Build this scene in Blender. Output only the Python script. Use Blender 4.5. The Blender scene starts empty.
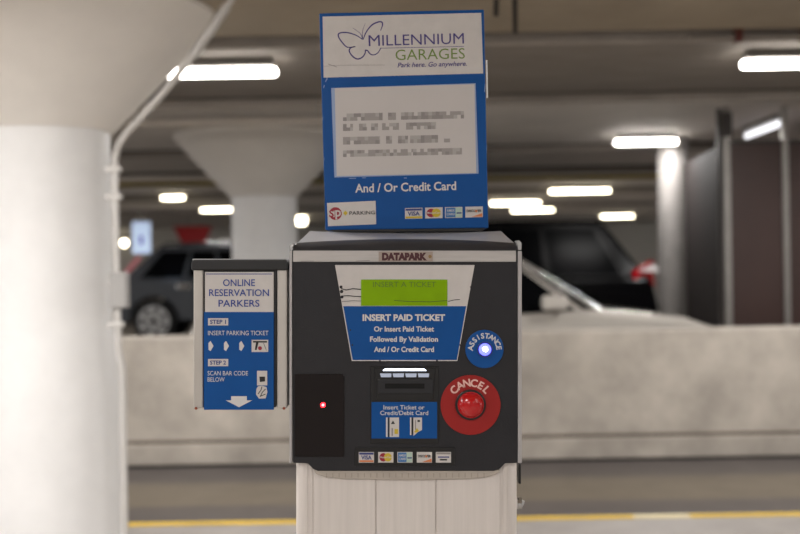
import bpy, bmesh, math, random
from mathutils import Matrix, Vector
random.seed(7)
SC = bpy.context.scene
COL = SC.collection
PI = math.pi
F_PX = 50 / 36 * 800
ROLL = 0.0157
CAM_Z = 1.35
D0 = 1.883
SC.view_settings.view_transform = 'Standard'
SC.view_settings.look = 'None'
SC.view_settings.gamma = 1
SC.view_settings.use_curve_mapping = False
SC.view_settings.exposure = 0.6

# camera frame: x right, y depth, z up, leaning by the camera's small roll
CF = Matrix.Translation((0, 0, CAM_Z)) @ Matrix.Rotation(ROLL, 4, 'Y')
ID = Matrix.Identity(4)

def P(px, py, D=D0):
    return Vector((D * (px - 400) / F_PX, D, D * (267 - py) / F_PX))

def WP(px, py, D):
    return CF @ P(px, py, D)

# ------------------------------------------------------------------ materials
def lin(c):
    return tuple(((v / 255 + .055) / 1.055) ** 2.4 if v / 255 > .04045 else v / 255 / 12.92 for v in c) + (1,)

MATS = {}
def mat(name, c, rough=.6, metal=0, emit=0, ecol=None, var=.0, scale=8, bump=0, bscale=60, stretch=(1, 1, 1), coat=0, spec=.5):
    if name in MATS:
        return MATS[name]
    m = bpy.data.materials.new(name); m.use_nodes = True
    nt = m.node_tree; b = nt.nodes['Principled BSDF']
    b.inputs['Roughness'].default_value = rough
    b.inputs['Metallic'].default_value = metal
    b.inputs['Coat Weight'].default_value = coat
    b.inputs['Specular IOR Level'].default_value = spec
    tc = nt.nodes.new('ShaderNodeTexCoord')
    mp = nt.nodes.new('ShaderNodeMapping'); mp.inputs['Scale'].default_value = stretch
    nt.links.new(tc.outputs['Object'], mp.inputs['Vector'])
    n = nt.nodes.new('ShaderNodeTexNoise'); n.inputs['Scale'].default_value = scale
    n.inputs['Detail'].default_value = 6; n.inputs['Roughness'].default_value = .6
    nt.links.new(mp.outputs['Vector'], n.inputs['Vector'])
    r = nt.nodes.new('ShaderNodeValToRGB')
    l = lin(c); v = max(var, .02)
    r.color_ramp.elements[0].position = .3; r.color_ramp.elements[1].position = .7
    r.color_ramp.elements[0].color = tuple(x * (1 - v) for x in l[:3]) + (1,)
    r.color_ramp.elements[1].color = tuple(min(1, x * (1 + v * .6)) for x in l[:3]) + (1,)
    nt.links.new(n.outputs['Fac'], r.inputs['Fac'])
    nt.links.new(r.outputs['Color'], b.inputs['Base Color'])
    if bump:
        n2 = nt.nodes.new('ShaderNodeTexNoise'); n2.inputs['Scale'].default_value = bscale; n2.inputs['Detail'].default_value = 4
        nt.links.new(mp.outputs['Vector'], n2.inputs['Vector'])
        bp = nt.nodes.new('ShaderNodeBump'); bp.inputs['Strength'].default_value = bump; bp.inputs['Distance'].default_value = .01
        nt.links.new(n2.outputs['Fac'], bp.inputs['Height']); nt.links.new(bp.outputs['Normal'], b.inputs['Normal'])
    if emit:
        b.inputs['Emission Color'].default_value = lin(ecol or c)
        b.inputs['Emission Strength'].default_value = emit
    MATS[name] = m
    return m

def glass(name, tint, rough=.03):
    if name in MATS: return MATS[name]
    m = bpy.data.materials.new(name); m.use_nodes = True
    nt = m.node_tree; nt.nodes.remove(nt.nodes['Principled BSDF'])
    out = nt.nodes['Material Output']
    t = nt.nodes.new('ShaderNodeBsdfTransparent'); t.inputs['Color'].default_value = tint
    g = nt.nodes.new('ShaderNodeBsdfGlossy'); g.inputs['Roughness'].default_value = rough
    g.inputs['Color'].default_value = (.9, .9, .9, 1)
    fr = nt.nodes.new('ShaderNodeFresnel'); fr.inputs['IOR'].default_value = 1.5
    mx = nt.nodes.new('ShaderNodeMixShader')
    nt.links.new(fr.outputs[0], mx.inputs[0]); nt.links.new(t.outputs[0], mx.inputs[1]); nt.links.new(g.outputs[0], mx.inputs[2])
    nt.links.new(mx.outputs[0], out.inputs['Surface'])
    MATS[name] = m
    return m

# ------------------------------------------------------------------ text shapes (built-in font, turned into mesh)
_T = {}
def text_shape(s, bold=0.0, shear=0.0):
    k = (s, bold, shear)
    if k not in _T:
        cu = bpy.data.curves.new('t', 'FONT'); cu.body = s; cu.offset = bold; cu.shear = shear
        cu.resolution_u = 3; cu.size = 1
        o = bpy.data.objects.new('t', cu)
        me = bpy.data.meshes.new_from_object(o)
        _T[k] = ([v.co.xy.copy() for v in me.vertices], [tuple(p.vertices) for p in me.polygons])
        bpy.data.objects.remove(o); bpy.data.meshes.remove(me); bpy.data.curves.remove(cu)
    return _T[k]
CAP = max(v.y for v in text_shape('H')[0])

class MB:
    def __init__(self):
        self.v = []; self.f = []; self.m = []; self.mats = []
    def mi(self, m):
        if m not in self.mats: self.mats.append(m)
        return self.mats.index(m)
    def add(self, vs, fs, m):
        b = len(self.v); self.v += [Vector(x) for x in vs]; i = self.mi(m)
        for f in fs: self.f.append(tuple(b + k for k in f)); self.m.append(i)
        return self
    def box(self, a, b, m):
        x0, y0, z0 = a; x1, y1, z1 = b
        vs = [(x, y, z) for x in (x0, x1) for y in (y0, y1) for z in (z0, z1)]
        return self.add(vs, [(0, 1, 3, 2), (4, 6, 7, 5), (0, 4, 5, 1), (2, 3, 7, 6), (0, 2, 6, 4), (1, 5, 7, 3)], m)
    def prism(self, A, B, m):
        n = len(A)
        return self.add(list(A) + list(B), [tuple(range(n - 1, -1, -1)), tuple(range(n, 2 * n))] +
                        [(i, (i + 1) % n, n + (i + 1) % n, n + i) for i in range(n)], m)
    def plate(self, pts, d, t, m):
        """outline in px at depth d, thickness t towards the back"""
        A = [P(x, y, d) for x, y in pts]
        return self.prism(A, [a + Vector((0, t, 0)) for a in A], m)
    def rect(self, x0, y0, x1, y1, d, t, m):
        return self.plate([(x0, y0), (x1, y0), (x1, y1), (x0, y1)], d, t, m)
    def disc(self, cx, cy, r, d, t, m, n=32, sy=1):
        return self.plate([(cx + r * math.cos(2 * PI * i / n), cy + sy * r * math.sin(2 * PI * i / n)) for i in range(n)], d, t, m)
    def dome(self, cx, cy, r, d, h, m, n=28, k=7):
        c = P(cx, cy, d); R = r * d / F_PX; vs = []; fs = []
        for j in range(k):
            a = j / k * PI / 2
            for i in range(n):
                t = 2 * PI * i / n
                vs.append(c + Vector((R * math.cos(a) * math.cos(t), -h * math.sin(a), R * math.cos(a) * math.sin(t))))
        vs.append(c + Vector((0, -h, 0)))
        for j in range(k - 1):
            for i in range(n):
                fs.append((j * n + i, j * n + (i + 1) % n, (j + 1) * n + (i + 1) % n, (j + 1) * n + i))
        for i in range(n): fs.append(((k - 1) * n + i, (k - 1) * n + (i + 1) % n, len(vs) - 1))
        fs.append(tuple(range(n)))
        return self.add(vs, fs, m)
    def tube(self, pts, r, m, n=10, caps=True, up=None):
        pts = [Vector(p) for p in pts]; rings = []; prev = None
        rr = r if isinstance(r, (list, tuple)) else [r] * len(pts)
        for i, p in enumerate(pts):
            a = pts[max(i - 1, 0)]; b = pts[min(i + 1, len(pts) - 1)]
            t = (b - a).normalized()
            if prev is None:
                u = t.orthogonal().normalized()
            else:
                u = (prev - t * prev.dot(t)).normalized()
            prev = u; w = t.cross(u)
            rings.append([p + (u * math.cos(2 * PI * k / n) + w * math.sin(2 * PI * k / n)) * rr[i] for k in range(n)])
        vs = [v for rg in rings for v in rg]; fs = []
        for j in range(len(pts) - 1):
            for k in range(n):
                fs.append((j * n + k, j * n + (k + 1) % n, (j + 1) * n + (k + 1) % n, (j + 1) * n + k))
        if caps:
            fs.append(tuple(range(n - 1, -1, -1))); fs.append(tuple(range((len(pts) - 1) * n, len(pts) * n)))
        return self.add(vs, fs, m)
    def stroke(self, pts, w, d, m, closed=False):
        """flat line of width w (px) through px points"""
        n = len(pts); L = []; R = []
        ww = w if isinstance(w, (list, tuple)) else [w] * n
        for i in range(n):
            a = pts[i - 1] if i else (pts[-1] if closed else pts[0]); b = pts[i + 1] if i < n - 1 else (pts[0] if closed else pts[-1])
            dx, dy = b[0] - a[0], b[1] - a[1]; l = math.hypot(dx, dy) or 1
            nx, ny = -dy / l * ww[i] / 2, dx / l * ww[i] / 2
            L.append(P(pts[i][0] + nx, pts[i][1] + ny, d)); R.append(P(pts[i][0] - nx, pts[i][1] - ny, d))
        return self.add(L + R, [(i, i + 1, n + i + 1, n + i) for i in range(n - 1)], m)
    def text(self, s, x0, y0, x1, y1, cap, d, m, bold=0.012, shear=0):
        """baseline from (x0,y0) to (x1,y1) in px, capital height cap in px"""
        vs, fs = text_shape(s, bold, shear)
        xa = min(v.x for v in vs); xb = max(v.x for v in vs)
        L = math.hypot(x1 - x0, y1 - y0); ex = ((x1 - x0) / L, (y1 - y0) / L); ey = (ex[1], -ex[0])
        sx = L / (xb - xa); sy = cap / CAP
        out = []
        for v in vs:
            a = (v.x - xa) * sx; b = v.y * sy
            out.append(P(x0 + ex[0] * a + ey[0] * b, y0 + ex[1] * a + ey[1] * b, d))
        return self.add(out, fs, m)
    def ctext(self, s, cx, by, w, cap, d, m, bold=0.012):
        return self.text(s, cx - w / 2, by, cx + w / 2, by, cap, d, m, bold)
    def arctext(self, s, cx, cy, r, a0, a1, cap, d, m, bold=.015):
        """letters on an arc; a0..a1 degrees of first and last letter centres"""
        for i, ch in enumerate(s):
            a = math.radians(a0 + (a1 - a0) * i / (len(s) - 1))
            bx, by = cx + r * math.cos(a), cy - r * math.sin(a)
            tx, ty = math.sin(a), math.cos(a)
            vs, fs = text_shape(ch, bold, 0)
            xa = min(v.x for v in vs); xb = max(v.x for v in vs); k = cap / CAP
            h = (xb - xa) * k * .5
            self.text(ch, bx - tx * h, by - ty * h, bx + tx * h, by + ty * h, cap, d, m, bold)
        return self
    def build(self, name, parent=None, frame=CF, bevel=0, seg=2, smooth=False, label=None):
        W = WMAT[parent.name] if parent else ID
        T = W.inverted() @ frame
        me = bpy.data.meshes.new(name)
        me.from_pydata([tuple(T @ v) for v in self.v], [], self.f)
        for m in self.mats: me.materials.append(m)
        me.polygons.foreach_set('material_index', self.m)
        bm = bmesh.new(); bm.from_mesh(me); bmesh.ops.recalc_face_normals(bm, faces=bm.faces); bm.to_mesh(me); bm.free()
        o = bpy.data.objects.new(name, me); COL.objects.link(o)
        WMAT[o.name] = W
        if parent: o.parent = parent
        if smooth:
            for p in me.polygons: p.use_smooth = True
            md = o.modifiers.new('edge', 'EDGE_SPLIT'); md.split_angle = math.radians(40)
        if bevel:
            md = o.modifiers.new('bevel', 'BEVEL'); md.width = bevel; md.segments = seg; md.limit_method = 'ANGLE'; md.angle_limit = math.radians(35)
            md.harden_normals = False
        if label: o['label'] = label
        return o

WMAT = {}
def thing(name, label, cat, mtx, group=None):
    o = bpy.data.objects.new(name, None); COL.objects.link(o); o.empty_display_size = .05
    o.matrix_world = mtx; WMAT[o.name] = mtx.copy()
    o['label'] = label; o['category'] = cat
    if group: o['group'] = group
    return o
def tag(o, label, cat, group=None):
    o['label'] = label; o['category'] = cat
    if group: o['group'] = group
    return o
def struct(o):
    o['kind'] = 'structure'; return o
def dup(root, mtx, label, group=None):
    r = root.copy(); COL.objects.link(r); r.matrix_world = mtx; r['label'] = label
    if group: r['group'] = group
    for ch in list(root.children):
        c = ch.copy(); COL.objects.link(c); c.parent = r
        for g in ch.children:
            d = g.copy(); COL.objects.link(d); d.parent = c
    return r

# ------------------------------------------------------------------ palette
m_white = mat('white_vinyl', (200, 194, 190), .45, var=.05, scale=40)
m_whitetxt = mat('white_lettering', (205, 202, 200), .5)
m_blue = mat('blue_vinyl', (0, 74, 142), .45, var=.06, scale=25, spec=.25)
m_bluetxt = mat('blue_lettering', (45, 66, 140), .5)
m_darkface = mat('charcoal_plastic', (38, 37, 40), .5, var=.1, scale=18, bump=.08, bscale=500, spec=.3)
m_black = mat('black_plastic', (22, 21, 22), .35, var=.1)
m_brownblk = mat('dark_window', (26, 20, 20), .3, var=.06, spec=.25)
m_shell = mat('silver_shell', (180, 180, 182), .28, .25, var=.06, scale=30)
m_cover = mat('grey_cover', (168, 168, 172), .3, 0, var=.05)
m_coverd = mat('dark_cover', (56, 55, 58), .35, .1, var=.05)
m_strip = mat('brushed_strip', (186, 181, 178), .4, .15, var=.08, scale=15, stretch=(1, 1, 12))
m_ped = mat('ivory_enamel', (212, 204, 198), .28, var=.07, scale=14, stretch=(9, 9, .35), coat=.2)
m_rail = mat('rail_aluminium', (196, 190, 183), .3, .25, var=.1, scale=20, stretch=(1, 1, .2))
m_purple = mat('purple_print', (62, 50, 120), .5)
m_green = mat('green_print', (106, 130, 52), .5)
m_grey1 = mat('grey_print_light', (168, 163, 160), .5)
m_grey2 = mat('grey_print_mid', (152, 146, 143), .5)
m_grey3 = mat('grey_print_dark', (138, 132, 130), .5)
m_sheet = mat('paper_sheet', (196, 190, 187), .6, var=.04)
m_film = mat('film_edge', (140, 160, 195), .3)
m_red = mat('red_plate', (150, 34, 32), .5, var=.05, spec=.25)
m_redb = mat('red_button', (185, 14, 18), .18, coat=.6)
m_maroon = mat('maroon_print', (70, 22, 30), .5)
m_logored = mat('crimson_print', (150, 28, 48), .5)
m_gold = mat('gold_print', (196, 170, 40), .5)
m_orange = mat('orange_print', (204, 120, 70), .5)
m_navy = mat('navy_print', (50, 60, 120), .5)
m_amex = mat('azure_print', (60, 110, 165), .5)
m_lcd = mat('lcd_green', (112, 146, 2), .35, emit=.12, ecol=(120, 160, 0), var=.08, scale=30, spec=.15)
m_lcdd = mat('lcd_text', (78, 104, 8), .4)
m_led = mat('white_glow', (255, 255, 255), .3, emit=4, ecol=(225, 235, 255))
m_ledd = mat('white_glow_dim', (120, 124, 132), .3, emit=.25, ecol=(220, 230, 255))
m_redled = mat('red_glow', (255, 40, 40), .3, emit=7, ecol=(255, 20, 30))
m_redhot = mat('red_glow_core', (255, 200, 200), .3, emit=4, ecol=(255, 170, 170))
m_blueglow = mat('blue_glow', (120, 130, 255), .3, emit=1.6, ecol=(95, 100, 255))
m_bluehot = mat('blue_glow_core', (235, 240, 255), .3, emit=8, ecol=(220, 228, 255))

# ------------------------------------------------------------------ camera
cam = bpy.data.cameras.new('camera'); co = bpy.data.objects.new('camera', cam); COL.objects.link(co)
cam.lens = 50; cam.sensor_width = 36; cam.clip_start = .05; cam.clip_end = 200
co.matrix_world = CF @ Matrix.Rotation(PI / 2, 4, 'X')
cam.dof.use_dof = True; cam.dof.focus_distance = D0 + .02; cam.dof.aperture_fstop = 3.1
SC.camera = co

# ================================================================== SETTING
def floor_material():
    m = bpy.data.materials.new('garage_floor'); m.use_nodes = True; nt = m.node_tree; b = nt.nodes['Principled BSDF']
    tc = nt.nodes.new('ShaderNodeTexCoord'); sp = nt.nodes.new('ShaderNodeSeparateXYZ')
    nt.links.new(tc.outputs['Object'], sp.inputs[0])
    n = nt.nodes.new('ShaderNodeTexNoise'); n.inputs['Scale'].default_value = .7; n.inputs['Detail'].default_value = 5
    mp = nt.nodes.new('ShaderNodeMapping'); mp.inputs['Scale'].default_value = (.5, 3, 1)
    nt.links.new(tc.outputs['Object'], mp.inputs[0]); nt.links.new(mp.outputs[0], n.inputs['Vector'])
    a = nt.nodes.new('ShaderNodeMath'); a.operation = 'MULTIPLY_ADD'; a.inputs[1].default_value = .22; nt.links.new(n.outputs['Fac'], a.inputs[0])
    nt.links.new(sp.outputs['Y'], a.inputs[2])
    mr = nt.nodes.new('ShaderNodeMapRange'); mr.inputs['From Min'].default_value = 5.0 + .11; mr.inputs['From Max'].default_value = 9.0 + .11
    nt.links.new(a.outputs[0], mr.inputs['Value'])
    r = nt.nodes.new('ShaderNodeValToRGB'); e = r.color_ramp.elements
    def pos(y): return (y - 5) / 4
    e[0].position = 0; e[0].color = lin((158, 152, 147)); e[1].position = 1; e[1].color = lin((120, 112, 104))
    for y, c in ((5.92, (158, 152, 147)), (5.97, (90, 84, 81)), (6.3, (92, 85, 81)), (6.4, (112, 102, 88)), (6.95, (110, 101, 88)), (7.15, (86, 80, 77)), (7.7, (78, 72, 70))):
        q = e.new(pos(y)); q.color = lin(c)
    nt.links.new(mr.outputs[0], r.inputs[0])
    n2 = nt.nodes.new('ShaderNodeTexNoise'); n2.inputs['Scale'].default_value = 5; n2.inputs['Detail'].default_value = 8
    nt.links.new(tc.outputs['Object'], n2.inputs['Vector'])
    r2 = nt.nodes.new('ShaderNodeValToRGB'); r2.color_ramp.elements[0].position = .3; r2.color_ramp.elements[0].color = (.82, .82, .82, 1); r2.color_ramp.elements[1].position = .7
    nt.links.new(n2.outputs['Fac'], r2.inputs[0])
    mx = nt.nodes.new('ShaderNodeMix'); mx.data_type = 'RGBA'; mx.blend_type = 'MULTIPLY'; mx.inputs['Factor'].default_value = 1
    nt.links.new(r.outputs[0], mx.inputs[6]); nt.links.new(r2.outputs[0], mx.inputs[7])
    nt.links.new(mx.outputs[2], b.inputs['Base Color'])
    b.inputs['Roughness'].default_value = .5
    return m

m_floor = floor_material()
m_wallc = mat('barrier_concrete', (174, 166, 156), .8, var=.3, scale=2.6, bump=.5, bscale=14)
m_ceil = mat('ceiling_concrete', (154, 142, 124), .9, var=.16, scale=2.2, bump=.3, bscale=12)
m_beam = mat('beam_concrete', (138, 131, 124), .85, var=.16, scale=2.5, stretch=(1, 3, 1))
m_paint = mat('white_paint', (230, 229, 228), .6, var=.05, scale=5)
m_cap = mat('capital_paint', (228, 223, 216), .7, var=.04, scale=5)
m_far = mat('far_wall_paint', (200, 196, 188), .8, var=.15, scale=.4)
m_groove_shadow = mat('joint_and_shadow_filler', (30, 26, 24), .9)

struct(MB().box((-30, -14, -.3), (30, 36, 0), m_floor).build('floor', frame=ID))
H = 2.60
struct(MB().box((-30, -14, H), (30, 5.97, H + .3), m_ceil).build('ceiling', frame=ID, bevel=.01))
struct(MB().box((-30, 5.97, H + .035), (30, 36, H + .5), m_groove_shadow).build('ceiling', frame=ID))
k = 1
m_bay = mat('lamp_glow_bay', (216, 211, 205), .7, var=.12, scale=1.5)  # paler than the beam: lamp glow on the ceiling put into the colour
m_lip = mat('joint_lip', (158, 150, 142), .8, var=.15, scale=3)
for a, b, dz in ((6.14, 8.08, 0), (8.36, 11.5, 0), (11.95, 14.1, 0), (14.9, 18.1, 0), (18.9, 22.5, 0), (23.3, 34, 0)):
    # concrete bays between open joints, each with a light mortar lip on its near edge
    struct(MB().box((-30, a + .05, H + dz), (30, b, H + .22), m_bay if a > 8 else m_beam).build('trim_%d' % k, frame=ID, bevel=.01, seg=1)); k += 1
    struct(MB().box((-30, a, H + dz - .03), (30, a + .05, H + .22), m_lip).build('trim_%d' % k, frame=ID, bevel=.008, seg=1)); k += 1
for (x0, y0, x1, y1) in ((.557, 5.2, .640, 5.98), (.47, 5.2, .50, 5.56)):
    struct(MB().prism([(x0 - .012, y0, H - .003), (x0 + .012, y0, H - .003), (x1 + .012, y1, H - .003), (x1 - .012, y1, H - .003)],
                      [(x0 - .012, y0, H + .002), (x0 + .012, y0, H + .002), (x1 + .012, y1, H + .002), (x1 - .012, y1, H + .002)], m_groove_shadow).build('trim_%d' % k, frame=ID)); k += 1
# far wall and wall behind the camera
struct(MB().box((-30, 34, 0), (30, 34.3, H + .1), m_far).build('wall_far', frame=ID))
struct(MB().box((-30, -13, 0), (30, -12.8, H + .1), m_far).build('wall_rear', frame=ID))
# barrier wall
bw = MB()
bw.prism([(-14, 7.67, .172), (-14, 7.69, .894), (-14, 7.89, .894), (-14, 7.89, 0), (-14, 7.67, 0)],
         [(14, 7.67, .172), (14, 7.69, .894), (14, 7.89, .894), (14, 7.89, 0), (14, 7.67, 0)], m_wallc)
struct(bw.build('wall_barrier', frame=ID, bevel=.02))
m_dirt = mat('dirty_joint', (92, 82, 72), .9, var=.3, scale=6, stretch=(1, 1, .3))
bw = MB().box((-14, 7.62, .016), (14, 7.69, .158), m_wallc)
struct(bw.build('baseboard_barrier', frame=ID, bevel=.006))
struct(MB().box((-14, 7.64, .158), (14, 7.69, .178), m_dirt).box((-14, 7.615, 0), (14, 7.69, .016), m_groove_shadow).build('trim_barrier_joint_and_shadow', frame=ID))  # dirty joint above; near-black strip at the base stands in for shadow
# island under the machine
m_isl = mat('island_concrete', (165, 158, 148), .85, var=.15, scale=4, bump=.3)
struct(MB().box((-3.2, 1.55, 0), (3.2, 2.75, .12), m_isl).build('trim_island', frame=ID, bevel=.03))
# yellow line
m_yel = mat('yellow_road_paint', (212, 176, 62), .6, var=.25, scale=3)
m_yelw = mat('worn_road_paint', (214, 200, 160), .6, var=.2, scale=3)
yl = MB().box((-13, 5.875, 0), (1.22, 5.955, .004), m_yel).box((1.22, 5.875, 0), (1.52, 5.955, .004), m_yelw).box((1.52, 5.875, 0), (13, 5.955, .004), m_yel)
tag(yl.build('painted_line', frame=ID), 'yellow painted line running across the floor in front of the concrete barrier', 'floor marking')

# ------------------------------------------------------------------ columns
def column(cx, cy, r, label, grp, guard=False):
    t = thing('concrete_column', label, 'column', Matrix.Translation((cx, cy, 0)), grp)
    n = 64
    def ring(rad, z): return [Vector((cx + rad * math.cos(2 * PI * i / n), cy + rad * math.sin(2 * PI * i / n), z)) for i in range(n)]
    def lathe(prof, m):
        mb = MB(); vs = []; fs = []
        for rad, z in prof: vs += ring(rad, z)
        for j in range(len(prof) - 1):
            for i in range(n): fs.append((j * n + i, j * n + (i + 1) % n, (j + 1) * n + (i + 1) % n, (j + 1) * n + i))
        fs.append(tuple(range(n))); fs.append(tuple(range((len(prof) - 1) * n, len(prof) * n)))
        return mb.add(vs, fs, m)
    zt = CAM_Z + .68
    lathe([(r, 0), (r, zt)], m_paint).build('shaft', t, ID, smooth=True)
    lathe([(r + .012, zt - .002), (r + .84 - r, 2.578), (.84, H)], m_cap).build('capital', t, ID, smooth=True)
    if guard:
        lathe([(r, 0), (r + .035, 0), (r + .035, .75), (r + .001, 1.08)], m_paint).build('base_sleeve', t, ID, smooth=True)
    return t
C1 = (-1.716, 5.4); C2 = (-1.275, 10.5)
column(C1[0], C1[1], .307, 'large round white column with flared top at the left, nearest the camera', 'round columns with flared tops', True)
column(C2[0], C2[1], .307, 'round white column with flared top standing behind the barrier, farther back', 'round columns with flared tops')

# ------------------------------------------------------------------ conduit on the near column
m_cond = mat('painted_conduit', (205, 202, 198), .4, .2, var=.05)
cpts = [WP(234, -6, 4.95), WP(210, 33, 4.97), WP(188, 62, 5.0), WP(164, 92, 5.05), WP(143, 115, 5.1), WP(128, 131, 5.15), WP(119, 144, 5.2), WP(115, 158, 5.22), WP(115, 175, 5.22)]
base = WP(115, 175, 5.22)
cpts += [Vector((base.x + .0, base.y, 1.45)), Vector((base.x + .003, base.y, 1.0)), Vector((base.x + .02, base.y, .9)), Vector((base.x + .02, base.y, .02))]
ct = thing('electrical_conduit', 'thin grey conduit bending up the flared top of the near column', 'conduit', Matrix.Translation((base.x, base.y, 0)))
MB().tube(cpts, .0165, m_cond, 12).build('pipe', ct, ID, smooth=True)
for z in (1.83, 1.70, 1.30, 1.1):
    MB().box((base.x - .045, base.y - .022, z - .012), (base.x + .03, base.y + .028, z + .012), m_cond).build('clamp', ct, ID, bevel=.004)
jb = MB().box((base.x - .025, base.y - .05, 1.18), (base.x + .055, base.y + .03, 1.345), mat('junction_grey', (168, 166, 164), .5, var=.05))
jb.build('junction_box', ct, ID, bevel=.006)
p1 = WP(196, 45, 4.96)
MB().tube([cpts[0].lerp(cpts[1], .3), cpts[1].lerp(cpts[2], .8)], .024, mat('steel_coupling', (200, 198, 195), .3, .4), 12).build('coupling', ct, ID, smooth=True)

# ------------------------------------------------------------------ lamps
m_tube = mat('lamp_diffuser', (255, 252, 244), .4, emit=13, ecol=(255, 248, 240))
m_tubef = mat('lamp_diffuser_warm', (255, 250, 225), .4, emit=9, ecol=(255, 243, 212))
m_lampbody = mat('lamp_body', (120, 117, 113), .5, var=.04)
LD = {}
def make_lamp(L, label, mtx, grp, tm=None, r=.026, watt=31):
    t = thing('ceiling_lamp', label, 'lamp', mtx, grp)
    zc = -.08
    pts = [(-L / 2, 0, zc), (-L / 2 + .01, 0, zc), (L / 2 - .01, 0, zc), (L / 2, 0, zc)]
    MB().tube([Vector(p) for p in pts], [r * .55, r, r, r * .55], tm or m_tube, 14).build('diffuser', t, mtx, smooth=True)
    MB().prism([(-L / 2 + .02, -.05, -.002), (-L / 2 + .02, -.05, zc + .03), (-L / 2 + .02, .05, zc + .03), (-L / 2 + .02, .05, -.002)],
               [(L / 2 - .02, -.05, -.002), (L / 2 - .02, -.05, zc + .03), (L / 2 - .02, .05, zc + .03), (L / 2 - .02, .05, -.002)], m_lampbody).build('housing', t, mtx, bevel=.004)
    if watt:   # the light this tube throws down into the garage
        key = (round(L, 2), watt)
        if key not in LD:
            ld = bpy.data.lights.new('tube_light', 'AREA'); ld.shape = 'RECTANGLE'; ld.size = L * .96; ld.size_y = r * 1.8; ld.energy = watt * L / .91
            ld.color = (1, .975, .955); LD[key] = ld
        lo = bpy.data.objects.new('tube_light', LD[key]); COL.objects.link(lo); lo.parent = t; lo.location = (0, 0, zc - r - .004)
    return t
TR = lambda x, y, z: Matrix.Translation((x, y, z))
G1 = 'tube lamps on the garage ceiling'
ZL = H
lampA = make_lamp(.91, 'bright tube lamp at upper left, partly hidden by the flared top of the near column', TR(-1.168, 6.6, ZL), G1)
dup(lampA, TR(2.50, 6.6, ZL), 'bright tube lamp at the upper right corner of the photo', G1)
lampC = make_lamp(.60, 'tube lamp just left of the ribbed metal pillar', TR(2.40, 10.75, ZL + .0), G1)
for (xa, xb, D, lab) in ((551, 611, 17.8, 'single tube lamp above the black vehicle roof, lower than the one by the pillar'),
                         (492, 541, 21, 'upper of the two overlapping tube lamps right of the tall blue sign'),
                         (513, 554, 23.8, 'lower of the two overlapping tube lamps right of the tall blue sign'),
                         (202, 240, 21.7, 'tube lamp seen beside the left edge of the farther column'),
                         (602, 634, 27.5, 'small far tube lamp just above the rear of the black vehicle')):
    X0 = (xa - 400) * D / F_PX; X1 = (xb - 400) * D / F_PX
    make_lamp(X1 - X0, lab, TR((X0 + X1) / 2, D, ZL), G1, m_tubef)
RZ = Matrix.Rotation(PI / 2, 4, 'Z')
make_lamp(.36, 'short far lamp at the left between near column and farther column', TR((174 - 400) * 17.9 / F_PX, 17.9, ZL), G1, m_tubef)
make_lamp(.22, 'small round looking far lamp just right of the farther column shaft', TR((302 - 400) * 27.0 / F_PX, 27.0, ZL), G1, m_tubef, .1)
make_lamp(1.0, 'dim slanting tube lamp above the dark brown enclosure', TR(3.25, 9.86, ZL) @ RZ, G1, mat('lamp_diffuser_dim', (220, 220, 220), .4, emit=1.2, ecol=(235, 235, 240)))
# lamps of the same grid above and behind the camera, and out of frame to the sides; a few added off the grid
lab = 'unseen tube lamp on the ceiling outside the view'
for x, y in ((-3.0, 3.5), (-3.0, 1.2)):  # off-grid pair added to brighten the near column and the machine's left edges
    dup(lampA, TR(x, y, ZL), lab, 'tube lamps outside the view')
for y in (2.9, -.8, -4.5, -8.2):
    for x in (-4.7, -1.168, 2.50, 5.9):
        dup(lampA, TR(x, y, ZL), lab, 'tube lamps outside the view')
for x, y in ((-8.2, 6.6), (-4.7, 6.6), (5.9, 6.6), (-4.7, 10.75), (6.9, 10.75), (-8.2, 14.2), (8.2, 14.2), (-6.7, 17.8), (-10, 17.8), (9, 17.8), (-9, 24), (-13, 28), (11, 24), (-12.5, 31), (-16, 31.5)):  # lamps at the end of the list added to brighten the far wall
    dup(lampA, TR(x, y, ZL), lab, 'tube lamps outside the view')

c = WP(124, 243, 33.9)
wl = thing('wall_lamp', 'tiny round far lamp on the far wall beside the near column', 'lamp', TR(c.x, 33.99, c.z))
MB().tube([(c.x, 34.0, c.z), (c.x, 33.92, c.z)], .12, m_lampbody, 16).build('backplate', wl, ID, smooth=True)
MB().tube([(c.x, 33.925, c.z), (c.x, 33.86, c.z)], [.10, .07], m_tubef, 16).build('diffuser', wl, ID, smooth=True)
# ------------------------------------------------------------------ pipes under the ceiling
def pipe(px, py, y, z, r, m, x0, x1, label, hangers=()):
    t = thing('ceiling_pipe', label, 'pipe', Matrix.Translation((0, y, z)), 'pipes running across under the ceiling')
    MB().tube([(x0, y, z), (x1, y, z)], r, m, 12).build('pipe', t, ID, smooth=True)
    for x in hangers:
        MB().box((x - .02, y - r - .012, z - r - .01), (x + .02, y + r + .012, H + .02), mat('rusty_hanger', (96, 44, 36), .7, var=.2)).build('hanger', t, ID, bevel=.004)
m_pipew = mat('white_pipe', (196, 188, 178), .5, var=.06)
m_pipey = mat('yellow_bar', (160, 140, 34), .5, var=.1)
pipe(0, 0, 6.05, 2.575, .018, m_beam, 1.6, 9, 'thin conduit with rusty hangers along the edge of the near ceiling slab', (1.86, 2.22))
pipe(0, 0, 8.9, 2.53, .03, m_pipew, -9, .2, 'pale pipe under the ceiling passing just in front of the farther column top')
pipe(0, 0, 14.6, 2.49, .028, m_pipey, -9, 9, 'yellow pipe running across far under the ceiling')
pipe(0, 0, 12.6, 2.40, .03, m_pipew, -9, -1.6, 'pale pipe at left seen between near column and farther column top')
pipe(0, 0, 19.0, 2.50, .10, m_pipew, -12, -2.0, 'wide pale duct pipe far back at the left above the far lamps')

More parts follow.
